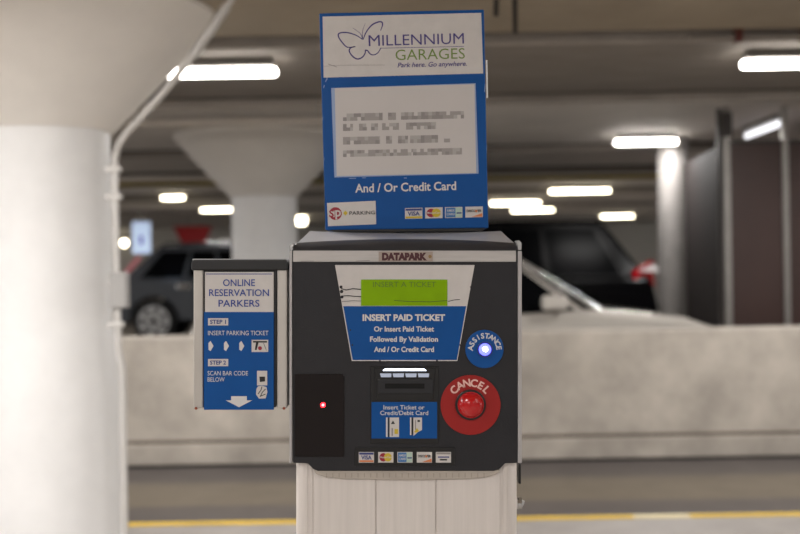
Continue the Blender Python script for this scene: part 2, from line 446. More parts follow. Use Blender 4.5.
# ------------------------------------------------------------------ glass enclosure at right
m_post = mat('steel_post', (150, 147, 143), .35, .6, var=.08)
m_dark = mat('dark_frame', (44, 38, 36), .5)
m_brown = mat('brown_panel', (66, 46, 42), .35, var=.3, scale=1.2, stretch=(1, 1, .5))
m_gl = glass('tinted_glass', (.45, .40, .38, 1))
en = thing('panelled_enclosure', 'dark brown panelled enclosure with steel posts at the right behind the barrier', 'enclosure', Matrix.Translation((3.3, 9.0, 0)))
def post(x, y, w, m=m_post):
    MB().box((x - w / 2, y - w / 2, 0), (x + w / 2, y + w / 2, H), m).build('post', en, ID, bevel=.006)
PT = 2.33
post(2.655, 9.0, .055); post(3.13, 9.0, .05); post(3.62, 9.0, .05); post(4.6, 9.0, .05)
MB().box((2.600, 9.03, .0), (2.625, 9.08, H), m_dark).build('seal_strip', en, ID)
MB().box((2.61, 8.965, 2.36), (2.70, 8.972, 2.56), m_dark).build('top_bracket', en, ID)
for xa, xb in ((2.685, 3.103), (3.157, 3.593), (3.647, 4.573)):
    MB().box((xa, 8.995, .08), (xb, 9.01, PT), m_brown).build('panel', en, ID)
    MB().box((xa, 8.985, PT - .03), (xb, 9.02, PT), m_dark).build('top_rail', en, ID)
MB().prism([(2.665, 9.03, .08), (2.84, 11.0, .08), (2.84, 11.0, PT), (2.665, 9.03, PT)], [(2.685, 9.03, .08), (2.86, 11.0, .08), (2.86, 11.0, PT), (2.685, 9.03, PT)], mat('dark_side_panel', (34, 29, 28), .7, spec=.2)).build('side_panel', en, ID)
MB().box((2.60, 8.96, 0), (4.63, 9.04, .08), m_dark).build('floor_rail', en, ID)
MB().box((4.60, 9.03, 0), (4.64, 11.6, PT), m_brown).build('side_panel', en, ID)
# ribbed pillar
m_rib = mat('ribbed_steel', (128, 124, 121), .5, .1, var=.06)
pt = thing('ribbed_pillar', 'light grey ribbed metal pillar beside the dark brown enclosure', 'pillar', Matrix.Translation((2.75, 11.15, 0)))
mb = MB(); n = 40; vs = []; fs = []; zs = []
z = 0
while z < H - .02:
    zs += [(z, .155), (z + .05, .155), (z + .055, .148), (z + .07, .148), (z + .075, .155)]; z += .08
for zz, rr in zs:
    vs += [Vector((2.75 + rr * math.cos(2 * PI * i / n), 11.15 + rr * math.sin(2 * PI * i / n), min(zz, H))) for i in range(n)]
for j in range(len(zs) - 1):
    for i in range(n): fs.append((j * n + i, j * n + (i + 1) % n, (j + 1) * n + (i + 1) % n, (j + 1) * n + i))
fs.append(tuple(range(n))); fs.append(tuple(range((len(zs) - 1) * n, len(zs) * n)))
mb.add(vs, fs, m_rib).build('shaft', pt, ID, smooth=True)

# ------------------------------------------------------------------ far signs
sg = thing('hanging_sign', 'pale blue rectangular sign hanging left above the dark car', 'sign', Matrix.Translation(WP(141, 232, 20.0)))
c = WP(141, 230, 19.6)
MB().box((c.x - .16, 19.6, 1.66), (c.x + .16, 19.65, 2.22), mat('pale_sign', (196, 214, 235), .5, emit=.35, ecol=(200, 220, 255))).build('panel', sg, ID, bevel=.01)
MB().box((c.x - .03, 19.59, 1.82), (c.x + .03, 19.605, 1.97), mat('violet_mark', (120, 110, 215), .5)).build('mark', sg, ID)
MB().box((c.x - .01, 19.62, 2.2), (c.x + .01, 19.64, H + .03), m_post).build('hanger_rod', sg, ID)
rs = thing('hanging_sign', 'red inverted triangular sign hanging above the dark car', 'sign', Matrix.Translation(WP(192, 238, 24)))
a = WP(173, 226, 24.5); b = WP(212, 226, 24.5); cc = WP(204, 246, 24.5); dd = WP(183, 246, 24.5)
m_rs = mat('red_sign', (176, 26, 30), .5)
MB().prism([a, b, cc, dd], [v + Vector((0, .05, 0)) for v in (a, b, cc, dd)], m_rs).build('panel', rs, ID)
MB().box((a.x + .3, 24.51, a.z - .02), (a.x + .33, 24.54, H + .03), m_post).build('hanger_rod', rs, ID)

# ------------------------------------------------------------------ cars
m_tyre = mat('tyre_rubber', (22, 22, 23), .8)
m_rim = mat('alloy_rim', (190, 190, 190), .35, .5)
m_cglass = mat('car_glass', (9, 10, 12), .22, var=.02, spec=.03)
m_tail = mat('tail_lens', (150, 12, 22), .2, emit=.06, ecol=(255, 20, 30))
m_lens = mat('clear_lens', (235, 228, 228), .15)
m_chrome = mat('chrome', (215, 215, 215), .1, .9)
def car(label, mtx, L, W, belt, Hc, prof, arches, wr, gh, m_body, name='car', side=None, cat='car'):
    """prof: upper outline of the lower body from rear to front as (x, z); gh: (rear base, rear roof, front roof, front base)"""
    t = thing(name, label, cat, mtx, 'parked cars')
    out = list(prof)
    low = .22
    pts = [(prof[-1][0], low)]
    for ax in sorted(arches, reverse=True):
        R = wr * 1.16
        for i in range(0, 13):
            a = PI * i / 12
            pts.append((ax + R * math.cos(a), max(low, wr + R * math.sin(a))))
    pts.append((prof[0][0], low))
    poly = out + pts
    A = [Vector((x, -W / 2, z)) for x, z in poly]; B = [Vector((x, W / 2, z)) for x, z in poly]
    MB().prism(A, B, m_body).build('body', t, mtx, bevel=.05, seg=3, smooth=False)
    r0, r1, f1, f0 = gh; w0 = W / 2 - .04; w1 = W / 2 - .2
    zb, zt = belt - .03, Hc
    bp = [(r0, zb), (f0, zb), (f1, zt), (r1, zt)]
    mid = .5 * (r1 + f1)
    def gv(x, z, s):
        k = (z - zb) / (zt - zb); return Vector((x, s * (w0 + (w1 - w0) * k), z))
    MB().prism([gv(x, z, -1) for x, z in bp[:3]] + [gv(mid, zt + .02, -1), gv(r1, zt, -1)],
               [gv(x, z, 1) for x, z in bp[:3]] + [gv(mid, zt + .02, 1), gv(r1, zt, 1)], m_body).build('cabin', t, mtx, bevel=.04, seg=3)
    def lerp2(u, v):   # u 0..1 rear to front, v 0..1 belt to roof
        xa = r0 + (f0 - r0) * u; xb = r1 + (f1 - r1) * u
        return xa + (xb - xa) * v, zb + (zt - zb) * v
    segs = side or ((.1, .42), (.46, .80))
    for s in (-1, 1):
        for ua, ub in segs:
            q = []
            for u, v in ((ua, .1), (ub, .1), (ub, .86), (ua, .86)):
                x, z = lerp2(u, v); p = gv(x, z, s); p.y += s * .006; q.append(p)
            MB().prism(q, [p - Vector((0, s * .02, 0)) for p in q], m_cglass).build('side_window', t, mtx)
    for (xa, xb, nm, sg_) in ((f0, f1, 'windscreen', 1), (r0, r1, 'rear_window', -1)):
        q = []
        for s, v in ((-1, .08), (1, .08), (1, .9), (-1, .9)):
            x = xa + (xb - xa) * v; z = zb + (zt - zb) * v; p = gv(x, z, s * .9); p.x += sg_ * .008; p.z += .006; q.append(p)
        MB().prism(q, [p - Vector((sg_ * .02, 0, .01)) for p in q], m_cglass).build(nm, t, mtx)
    for ax in arches:
        for s in (-1, 1):
            yc = s * (W / 2 - .12)
            w = MB().tube([(ax, yc - .11, wr), (ax, yc - .09, wr), (ax, yc + .09, wr), (ax, yc + .11, wr)], [wr * .93, wr, wr, wr * .93], m_tyre, 32).build('wheel', t, mtx, smooth=True)
            yo = yc + s * .112
            rm = MB().tube([(ax, yo - s * .03, wr), (ax, yo + s * .004, wr)], wr * .28, m_rim, 20)
            rm.tube([(ax, yo - s * .05, wr), (ax, yo - s * .004, wr)], wr * .66, m_black, 28)
            for i in range(7):
                a = 2 * PI * i / 7
                for aa, w_ in ((a, .05),):
                    d = Vector((math.cos(aa), 0, math.sin(aa))); p = Vector((-d.z, 0, d.x)) * w_ * .8
                    c0 = Vector((ax, yo, wr)); R = wr * .68
                    rm.prism([c0 + p, c0 - p, c0 + d * R - p * 1.2, c0 + d * R + p * 1.2], [v + Vector((0, s * .012, 0)) for v in (c0 + p, c0 - p, c0 + d * R - p * 1.2, c0 + d * R + p * 1.2)], m_rim)
            nn = 36
            R0, R1 = wr * .64, wr * .74
            vs = [Vector((ax + R * math.cos(2 * PI * i / nn), yo + s * .01, wr + R * math.sin(2 * PI * i / nn))) for R in (R0, R1) for i in range(nn)]
            rm.add(vs, [(i, (i + 1) % nn, nn + (i + 1) % nn, nn + i) for i in range(nn)], m_rim)
            rm.build('rim', w, mtx)
    return t

# black SUV behind the sedan, rear end to the right (faces left)
M = Matrix.Translation((.45, 13.45, 0)) @ Matrix.Rotation(PI, 4, 'Z')
m_blackcar = mat('black_car_paint', (8, 8, 10), .25, var=.02, coat=.03, spec=.1)
suv = car('black sport utility vehicle with red tail lamp behind the silver car at right', M, 4.9, 1.9, 1.2, 1.84,
          [(-2.42, .5), (-2.46, .85), (-2.38, 1.2), (1.2, 1.18), (2.1, 1.08), (2.4, .85), (2.42, .5)], (-1.5, 1.45), .37,
          (-2.36, -1.86, .35, 1.25), m_blackcar, 'suv', ((.08, .3), (.33, .56), (.59, .82)))
for s in (-1, 1):
    MB().prism([(-2.475, s * .62, 1.10), (-2.475, s * .965, 1.10), (-2.18, s * .965, 1.16), (-2.16, s * .965, 1.26), (-2.40, s * .955, 1.38), (-2.43, s * .64, 1.36)],
               [(-2.42, s * .62, 1.10), (-2.42, s * .93, 1.10), (-2.18, s * .93, 1.16), (-2.16, s * .9, 1.26), (-2.36, s * .90, 1.38), (-2.39, s * .64, 1.36)], m_tail).build('tail_lamp', suv, M)
    MB().prism([(-2.48, s * .70, 1.25), (-2.48, s * .972, 1.25), (-2.22, s * .972, 1.26), (-2.40, s * .965, 1.34), (-2.44, s * .70, 1.34)],
               [(-2.42, s * .70, 1.25), (-2.42, s * .94, 1.25), (-2.22, s * .94, 1.26), (-2.38, s * .93, 1.34), (-2.41, s * .70, 1.34)], m_lens).build('reverse_lamp', suv, M)
    MB().tube([(-1.85, s * .7, 1.84), (-1.8, s * .7, 1.89), (.2, s * .7, 1.90), (.3, s * .7, 1.85)], .018, m_chrome, 8).build('roof_rail', suv, M, smooth=True)
    MB().box((-1.4, s * .95 - .02, 1.04), (-1.15, s * .95 + .02, 1.075), m_chrome).build('door_handle', suv, M, bevel=.008)

# silver sedan, front end to the right
M = Matrix.Translation((.45, 9.42, 0))
m_silver = mat('silver_car_paint', (206, 200, 192), .2, .2, var=.02, coat=1)
sed = car('silver sedan parked close behind the barrier, bonnet toward the right', M, 4.25, 1.74, .92, 1.455,
          [(-2.08, .5), (-2.12, .8), (-2.0, 1.0), (-1.4, .98), (-.2, .94), (1.02, 1.0), (1.30, .985), (1.75, .93), (2.02, .83), (2.12, .68), (2.12, .5)], (-1.3, 1.32), .32,
          (-1.75, -.95, .36, 1.12), m_silver, 'sedan_car', ((.10, .47), (.49, .97)))
for s in (-1, 1):
    MB().tube([(1.10, s * .83, .99), (.72, s * .765, 1.235), (.35, s * .68, 1.47)], .024, m_chrome, 10).build('pillar_trim', sed, M, smooth=True)
    MB().prism([(1.9, s * .86, .70), (2.125, s * .78, .70), (2.09, s * .80, .80), (1.85, s * .875, .82)], [(1.9, s * .80, .70), (2.10, s * .5, .70), (2.06, s * .5, .80), (1.85, s * .80, .82)], m_lens).build('head_lamp', sed, M)
    MB().box((.62, s * .87, 1.0), (.82, s * 1.02, 1.12), m_silver).build('door_mirror', sed, M, bevel=.03)

# dark grey SUV far left, rear end to the left
M = Matrix.Translation((-3.22, 21.8, 0))
m_greycar = mat('graphite_car_paint', (80, 84, 90), .22, .25, var=.02, coat=.7)
gcar = car('dark grey hatchback car beyond the barrier between near column and ticket box', M, 4.5, 1.85, 1.18, 1.80,
           [(-2.14, .5), (-2.16, .9), (-2.08, 1.2), (1.0, 1.14), (1.9, 1.0), (2.15, .8), (2.18, .5)], (-1.42, 1.35), .40,
           (-2.06, -1.35, .35, 1.15), m_greycar, 'hatchback_car', ((.1, .36), (.39, .6), (.63, .84)))
for s in (-1, 1):
    MB().prism([(-2.17, s * .6, 1.2), (-2.17, s * .93, 1.2), (-1.95, s * .93, 1.32), (-1.72, s * .84, 1.62), (-1.80, s * .6, 1.62)],
               [(-2.10, s * .6, 1.2), (-2.10, s * .86, 1.2), (-1.9, s * .86, 1.32), (-1.66, s * .78, 1.62), (-1.74, s * .6, 1.62)], mat('pink_tail_lens', (214, 120, 130), .15, emit=.2)).build('tail_lamp', gcar, M)
    MB().box((-.98, s * .915 - .03, 1.0), (-.72, s * .915 + .03, 1.1), m_chrome).build('door_handle', gcar, M, bevel=.01)
    MB().tube([(-1.3, s * .7, 1.80), (-1.2, s * .7, 1.86), (.2, s * .7, 1.86), (.3, s * .7, 1.81)], .02, m_black, 8).build('roof_rail', gcar, M, smooth=True)

# ================================================================== TICKET MACHINE
def cmat(x, d, z): return CF @ Matrix.Translation((x, d, z))
def L(dy): return D0 + dy
root = thing('ticket_machine', 'free-standing parking ticket machine with charcoal face on an ivory pedestal', 'ticket machine', cmat(0.008, D0 + .17, -1.232))

# pedestal with rounded uprights
def rounded(x0, x1, y0, y1, r, n=6):
    pts = []
    for cx, cy, a0 in ((x1 - r, y1 - r, 0), (x0 + r, y1 - r, 90), (x0 + r, y0 + r, 180), (x1 - r, y0 + r, 270)):
        for i in range(n + 1):
            a = math.radians(a0 + 90 * i / n); pts.append((cx + r * math.cos(a), cy + r * math.sin(a)))
    return pts
px_ = lambda x, d=D0: d * (x - 400) / F_PX
pz_ = lambda y, d=D0: d * (267 - y) / F_PX
yp = D0 + .010
o2 = rounded(px_(295, yp), px_(518, yp), yp, D0 + .33, .022)
mb = MB(); mb.prism([(x, y, -1.236) for x, y in o2], [(x, y, pz_(463, yp)) for x, y in o2], m_ped)
ped = mb.build('pedestal', root, smooth=True)
# raised front boards with thin seams
for a, b in ((314, 375.4), (376.6, 435.4), (436.6, 500)):
    MB().box((px_(a, yp - .002), yp - .0025, -1.2), (px_(b, yp - .002), yp + .001, pz_(472, yp)), m_ped).build('front_board', ped, bevel=.0007)
for xa in (306, 310.5, 503.5, 508):
    MB().box((px_(xa), yp - .0012, -1.2), (px_(xa + 1.3), yp + .001, pz_(466, yp)), m_ped).build('edge_ridge', ped, bevel=.0004)
# curved lip under the face with small grip ribs
lip = MB()
lp = [(314, 470), (316, 474), (325, 477), (345, 479), (407, 480), (468, 479), (488, 477), (497, 474), (500, 470)]
lip.plate(lp, yp - .008, .01, mat('soiled_shaded_enamel', (176, 166, 155), .6, var=.1, scale=30))  # darker enamel: soil plus the overhang's shade put into the colour
lip.build('curved_lip', ped, bevel=.001)
rb = MB()
for i in range(26):
    x = 326 + i * 6.3
    rb.rect(x, 473, x + 1.1, 477.5, yp - .0087, .001, mat('shadow_rib', (158, 149, 138), .7))
rb.build('grip_ribs', ped)
MB().rect(518.6, 464, 521, 484, yp + .05, .05, m_black).build('side_latch', root, bevel=.001)
lk = MB().tube([P(517, 503, yp + .06), P(521.5, 503, yp + .06)], .010, m_chrome, 16)
lk.tube([P(521, 503, yp + .06), P(523.2, 504, yp + .06)], .006, m_shell, 12)
lk.build('side_lock', root, smooth=True)

# housing shell
x0, x1 = px_(289.6), px_(521.6)
hs = MB()
prof = [(.004, pz_(463.5)), (.004, pz_(251)), (.33, pz_(251)), (.33, pz_(463.5))]
hs.prism([(x0, D0 + y, z) for y, z in prof], [(x1, D0 + y, z) for y, z in prof], m_shell)
hs.build('housing', root, bevel=.004, seg=3)
# top cover: dark front bevel curving up to the grey crown, corners chamfered
def cover_pts(y, ztop, inset, zbase, cv=-.0065):
    n = 14; pts = []
    xa, xb = x0 + .0005, x1 - .0005
    pts.append((xa, D0 + y, zbase))
    pts.append((xa, D0 + y, zbase + .004 if inset > 0 else zbase + .001))
    for i in range(n + 1):
        u = i / n; x = xa + inset + (xb - xa - 2 * inset) * u
        pts.append((x, D0 + y, ztop + cv * (2 * u - 1) ** 2))
    pts.append((xb, D0 + y, zbase + .004 if inset > 0 else zbase + .001))
    pts.append((xb, D0 + y, zbase))
    return [Vector(p) for p in pts]
zb = pz_(251)
secs = [cover_pts(.0, zb + .001, .0, zb - .001), cover_pts(.006, zb + .012, .004, zb - .001), cover_pts(.026, pz_(239, D0 + .026), .010, zb - .001),
        cover_pts(.05, pz_(236.5, D0 + .05), .018, zb - .001, -.002), cover_pts(.094, .0600, .026, zb - .001, .004), cover_pts(.30, .0600, .026, zb - .001, .004), cover_pts(.33, .05, .02, zb - .001)]
mb = MB(); nn = len(secs[0]); vs = [v for s in secs for v in s]
idx = []
for j in range(len(secs) - 1):
    fs = [(j * nn + i, j * nn + i + 1, (j + 1) * nn + i + 1, (j + 1) * nn + i) for i in range(nn - 1)] + [(j * nn + nn - 1, j * nn, (j + 1) * nn, (j + 1) * nn + nn - 1)]
    if j == 0: mb.add(vs, fs, m_coverd)
    else:
        b0 = 0
        mi = mb.mi(m_coverd if j < 2 else m_cover)
        for q, f in enumerate(fs):
            edge = q in (0, 1, nn - 2, nn - 3, nn - 1)
            mb.f.append(f); mb.m.append(mb.mi(m_cover) if edge else mi)
mb.f.append(tuple(range(nn))); mb.m.append(mb.mi(m_coverd))
mb.f.append(tuple(range((len(secs) - 1) * nn, len(secs) * nn))); mb.m.append(mb.mi(m_cover))
mb.build('top_cover', root, smooth=True)
# bright corner pieces
for pts in ([(289.6, 252), (289.6, 246.5), (291.5, 243.5), (294.5, 243.5), (293, 247), (293, 252)], [(521.6, 250), (521.6, 243), (519, 240), (515.5, 241), (517.5, 244.5), (518, 250)]):
    MB().plate(pts, D0 - .001, .02, mat('corner_metal', (205, 205, 206), .2, .6)).build('corner_piece', root, bevel=.0012)

# charcoal face
fp = [(292, 262.6), (517.6, 262.6), (518, 463), (505, 463.5), (500, 469), (494, 471), (318, 471), (313, 469), (308, 463.5), (293, 463)]
face = MB().plate(fp, D0 - .001, .012, m_darkface).build('front_panel', root, bevel=.0015)
MB().rect(517.9, 251, 521.8, 463, D0 - .002, .01, mat('edge_metal', (176, 172, 172), .3, .1, var=.08)).build('edge_rail', root, bevel=.0008)
MB().rect(289.4, 251, 292.0, 463, D0 - .002, .01, MATS['edge_metal']).build('edge_rail', root, bevel=.0008)
# silver strip with name plate
MB().rect(292, 250, 518, 263.2, D0 - .0012, .004, m_black).build('strip_backing', root)
st = MB().rect(293, 250.6, 516, 261.8, D0 - .0022, .003, m_strip).build('trim_strip', root, bevel=.0008)
npl = MB().rect(378.6, 251.6, 432.8, 261.4, D0 - .0034, .002, mat('name_plate', (165, 150, 140), .4, .2)).build('name_plate', st, bevel=.0004)
MB().ctext('DATAPARK', 404.5, 259.8, 45, 6.4, D0 - .0037, m_maroon, .075).disc(430.0, 256.5, 1.7, D0 - .0037, .0002, mat('bronze_print', (140, 112, 70), .4)).build('brand_lettering', st)
sc_ = MB().stroke([(370, 260.4), (356, 261)], .6, D0 - .00235, m_grey3).stroke([(301, 261.2), (314, 261)], .5, D0 - .00235, m_grey3)
sc_.build('scratches', st)

# display panel
d1 = D0 - .0022
dp = MB().plate([(335, 265), (474.6, 265), (457.4, 361), (351.8, 361)], d1, .0012, m_white).build('display_panel', root)
MB().plate([(343.2, 306.2), (466.2, 306.2), (456.8, 360), (352.6, 360)], d1 - .0003, .0003, m_blue).build('blue_label', dp)
MB().rect(361, 279.5, 447.4, 305.8, d1 - .0006, .0006, m_lcd).build('display_screen', dp)
MB().text('INSERT A TICKET', 373, 287, 436, 287, 5.2, d1 - .0008, m_lcdd, 0).build('display_text', dp)
t = MB()
t.ctext('INSERT PAID TICKET', 403.8, 320.6, 82.5, 6.0, d1 - .0006, m_whitetxt, .04)
t.ctext('Or Insert Paid Ticket', 404, 331.4, 60, 4.9, d1 - .0006, m_whitetxt, .028)
t.ctext('Followed By Validation', 404, 341.6, 68, 4.9, d1 - .0006, m_whitetxt, .028)
t.ctext('And / Or Credit Card', 404, 351.8, 60, 4.9, d1 - .0006, m_whitetxt, .028)
t.build('lettering', dp)
w = MB()
for pts, wd in (([(341, 288.5), (346, 290), (353, 288.6), (361, 289.5)], .9), ([(342.5, 296), (348, 295.6), (355, 296.4), (361, 296.6)], .8), ([(342, 301.5), (352, 300.8), (361, 301)], .4),
                ([(448, 301.5), (454, 300), (460, 299.5)], .7), ([(394, 300.5), (410, 301.5), (430, 301.8), (447, 300.6)], .5)):
    w.stroke(pts, wd, d1 - .0009, m_black)
w.disc(433.5, 342.6, .8, d1 - .0009, .0001, m_black, 8)
w.build('wear_marks', dp)
nk = MB()
for x, y, r in ((341, 287, 1.6), (341.6, 291.5, 1.8), (342, 297, 1.6), (471, 287, 1.0), (352.2, 345, .9), (350.4, 330, .8), (460, 345, .7), (380, 360.8, .9), (437, 360.6, 1.0)):
    nk.disc(x, y, r, d1 - .0004, .0003, m_darkface, 9)
nk.build('torn_edge', dp)
sm = MB()
for x, y, r in ((318, 349, .8), (306, 345, .3)): sm.disc(x, y, r, D0 - .0013, .0002, m_black, 8)
sm.stroke([(474, 444), (478, 441), (479, 435)], .6, D0 - .0013, m_black)
sm.build('stains', face)

# assistance button
ap = MB().disc(484.5, 349, 19.2, D0 - .003, .002, mat('assistance_blue', (0, 74, 142), .4, spec=.3), 40).build('assistance_plate', root, bevel=.0005)
MB().arctext('ASSISTANCE', 484.8, 350, 11.8, 172, 8, 5.0, D0 - .0033, m_whitetxt, .03).build('lettering', ap)
MB().disc(485, 349.5, 8.0, D0 - .0055, .003, mat('button_ring', (40, 50, 130), .3), 28).build('button_ring', ap, bevel=.0006)
MB().dome(485, 349.5, 6.2, D0 - .0055, .003, m_blueglow, 24).build('lit_button', ap, smooth=True)
MB().disc(485.3, 349.2, 2.6, D0 - .0092, .0004, m_bluehot, 20).build('glowing_core', ap)
# cancel button
cp = MB().disc(470.6, 405, 30, D0 - .003, .002, m_red, 56).build('cancel_plate', root, bevel=.0005)
MB().arctext('CANCEL', 470.4, 405, 18.6, 137, 43, 7.2, D0 - .0033, mat('cream_lettering', (222, 180, 170), .5), .03).build('lettering', cp)
MB().disc(470.6, 405, 15.3, D0 - .007, .005, m_black, 40).build('button_ring', cp, bevel=.001)
MB().disc(470.8, 405, 13.2, D0 - .0085, .003, m_redb, 36).dome(470.8, 405, 12.4, D0 - .0085, .011, m_redb, 32, 8).build('red_button', cp, smooth=True)

# ticket and card slot
cr = MB()
cr.rect(370, 366.5, 439, 444, D0 - .0024, .003, m_black)
cs = cr.build('card_slot_panel', root, bevel=.0012)
hd = MB().plate([(374, 368), (435.5, 368), (433, 400.5), (376.5, 400.5)], D0 - .004, .003, m_black)
hd.build('slot_hood', cs, bevel=.001)
MB().plate([(385, 368.8), (424, 368.8), (426.5, 370.8), (382.5, 370.8)], D0 - .0065, .002, m_led).build('slot_light', cs, bevel=.0005)
ls = MB()
for i in range(4):
    ls.plate([(380 + i * 12.6, 373.5), (391.4 + i * 12.6, 373.5), (391.2 + i * 12.5, 377.2), (381 + i * 12.5, 377.2)], D0 - .0052, .001, m_ledd)
ls.build('slot_light_reflection', cs)  # faintly emissive blocks imitate the slot light's reflection
MB().rect(377.5, 379, 433, 393.5, D0 - .0055, .002, mat('slot_bezel', (28, 28, 32), .4)).build('slot_bezel', cs, bevel=.001)
MB().rect(385, 383.5, 424.5, 388.6, D0 - .0062, .001, mat('slot_void', (4, 4, 4), .9)).build('slot_opening', cs)
MB().plate([(371.5, 402), (437, 402), (437, 438.5), (371.5, 438.5)], D0 - .0034, .001, m_blue).build('blue_label', cs)
MB().ctext('Insert Ticket or', 404, 409.4, 41, 4.2, D0 - .0038, m_whitetxt, .01).ctext('Credit/Debit Card', 404.2, 415, 48, 4.2, D0 - .0038, m_whitetxt, .01).build('lettering', cs)
pc = MB()
pc.rect(386, 417.5, 387.6, 437, D0 - .0038, .0003, m_whitetxt).rect(388, 417.5, 389.6, 437, D0 - .0038, .0003, m_black).rect(389.6, 417.5, 399, 437, D0 - .0038, .0003, m_white)
pc.plate([(391, 424), (395, 424), (393, 420.5)], D0 - .004, .0002, m_black).rect(391.5, 428, 393, 436, D0 - .004, .0002, m_grey3).rect(394.5, 429, 398, 434, D0 - .004, .0002, m_gold)
pc.build('ticket_picture', cs)
pc = MB()
pc.rect(410, 417.5, 411.4, 435, D0 - .0038, .0003, m_whitetxt).plate([(411.4, 417.5), (413.4, 417.5), (413.4, 433), (411.4, 436)], D0 - .0038, .0003, m_black)
pc.plate([(413.4, 417.5), (422, 417.5), (422, 430), (418, 432), (413.4, 436)], D0 - .0038, .0003, m_white)
pc.rect(415, 420, 416, 430, D0 - .004, .0002, m_grey3).plate([(414, 432), (417, 428), (419, 431), (416, 433)], D0 - .004, .0002, m_gold).rect(417.5, 420, 420, 422, D0 - .004, .0002, m_black)
pc.build('card_picture', cs)

# sensor window with red light
sw = MB().plate([(294.5, 374), (342.5, 374), (344.2, 376), (344.2, 457), (294.5, 457)], D0 - .0028, .003, m_brownblk).build('sensor_window', root, bevel=.001)
MB().disc(323, 405, 2.6, D0 - .0033, .001, m_redled, 14).disc(323, 405, 1.1, D0 - .0036, .0003, m_redhot, 12).build('indicator_light', sw)

def card(parent, x0, y0, x1, y1, kind, d, sl=0.0, name='card_sticker'):
    """little payment card mark; sl = rise to the right in px per px"""
    mb = MB(); w_, h_ = x1 - x0, y1 - y0
    def q(pts, m, dd=0):
        mb.plate([(x0 + u * w_, y0 + v * h_ - sl * u * w_) for u, v in pts], d - dd, .0002, m)
    def r(a, b, c_, e, m, dd=0): q([(a, b), (c_, b), (c_, e), (a, e)], m, dd)
    def tx(s, u0, u1, v, cap, m, b=.03):
        mb.text(s, x0 + u0 * w_, y0 + v * h_ - sl * u0 * w_, x0 + u1 * w_, y0 + v * h_ - sl * u1 * w_, cap * h_, d - .0006, m, b)
    r(0, 0, 1, 1, m_white)
    if kind == 0:
        r(.03, .06, .97, .25, m_navy, .0003); r(.03, .78, .97, .95, m_orange if sl == 0 else m_gold, .0003); tx('VISA', .15, .85, .70, .36, m_navy)
    elif kind == 1:
        for cx, m, k in ((.34, m_logored, .0003), (.64, m_gold, .0004)):
            q([(cx + .26 * math.cos(2 * PI * i / 18), .5 + .4 * math.sin(2 * PI * i / 18)) for i in range(18)], m, k)
        tx('MasterCard', .12, .90, .58, .18, m_whitetxt, .01)
    elif kind == 2:
        r(.04, .05, .6, .95, m_amex, .0003); r(.6, .05, .97, .95, mat('pale_green_print', (170, 190, 175), .5), .0003)
        tx('AMEX', .10, .56, .42, .2, m_whitetxt, .01); tx('CARD', .10, .56, .75, .2, m_whitetxt, .01); r(.66, .5, .95, .62, m_navy, .0004)
    elif kind == 3:
        q([(.35, .95), (.97, .62), (.97, .95)], m_orange, .0003); tx('DISCOVER', .08, .92, .5, .22, m_black)
        q([(.62 + .07 * math.cos(2 * PI * i / 12), .42 + .12 * math.sin(2 * PI * i / 12)) for i in range(12)], m_orange, .0008)
    else:
        r(.04, .05, .97, .22, m_grey3, .0003); r(.14, .42, .88, .54, m_navy, .0003); r(.26, .66, .74, .80, m_black, .0003)
    return mb.build(name, parent)

lg = MB().rect(354.5, 447.5, 455, 466, D0 - .0026, .002, m_black).build('card_logo_strip', root, bevel=.0008)
for i, xa in enumerate((358.8, 378.2, 397.4, 416.8, 435.8)):
    card(lg, xa, 452, xa + 15.2, 462.6, i, D0 - .003)

# ================================================================== TALL BLUE SIGN on top
DS = D0 + .105
SL = 0.0218   # rise of the sign's lines to the right
sign = thing('sign_box', 'tall blue sign box with white header standing on top of the ticket machine', 'sign', CF @ Matrix.Translation(tuple(P(407, 230, DS + .055))) @ Matrix.Rotation(-SL, 4, 'Y'))
SB = [(319.2, 13.2), (484, 9.4), (488.4, 228), (325.4, 230)]
MB().plate(SB, DS, .11, m_blue).build('box', sign, bevel=.0015)
ub = MB().plate([(330, 229.9), (485, 228.1), (482, 231.2), (334, 231.5)], DS - .001, .09, m_black).build('shadow_foot', sign)  # black foot, also stands in for the shadow under the sign
hdr = MB().plate([(322.6, 16.6), (481.2, 12.8), (483.2, 73.4), (323.6, 77.6)], DS - .0008, .001, m_white).build('header_panel', sign)
dl = DS - .0012
lt = MB()
lt.text('M', 368.8, 46.2, 380.0, 45.8, 11.0, dl, m_purple, -.002)
lt.text('ILLENNIUM', 382.4, 45.7, 464.0, 43.6, 10.6, dl, m_purple, -.002)
lt.text('GARAGES', 395.6, 60.2, 465, 58.5, 10.4, dl, m_green, -.002)
lt.text('Park here. Go anywhere.', 397.6, 67.4, 466.8, 65.7, 4.6, dl, m_purple, .012, .25)
lt.stroke([(380.5, 48.2), (464, 46.4)], .5, dl, m_purple)
lt.build('lettering', hdr)
def zc(pts): return [(315 + x / 4.444, y / 4.444) for x, y in pts]
def smooth_pts(pts, k=5):
    out = []
    n = len(pts)
    for i in range(n - 1):
        p0, p1, p2, p3 = pts[max(i - 1, 0)], pts[i], pts[i + 1], pts[min(i + 2, n - 1)]
        for j in range(k):
            t_ = j / k
            out.append(tuple(.5 * (2 * p1[a] + (p2[a] - p0[a]) * t_ + (2 * p0[a] - 5 * p1[a] + 4 * p2[a] - p3[a]) * t_ ** 2 + (3 * p1[a] - p0[a] - 3 * p2[a] + p3[a]) * t_ ** 3) for a in (0, 1)))
    out.append(pts[-1]); return out
bf = MB()
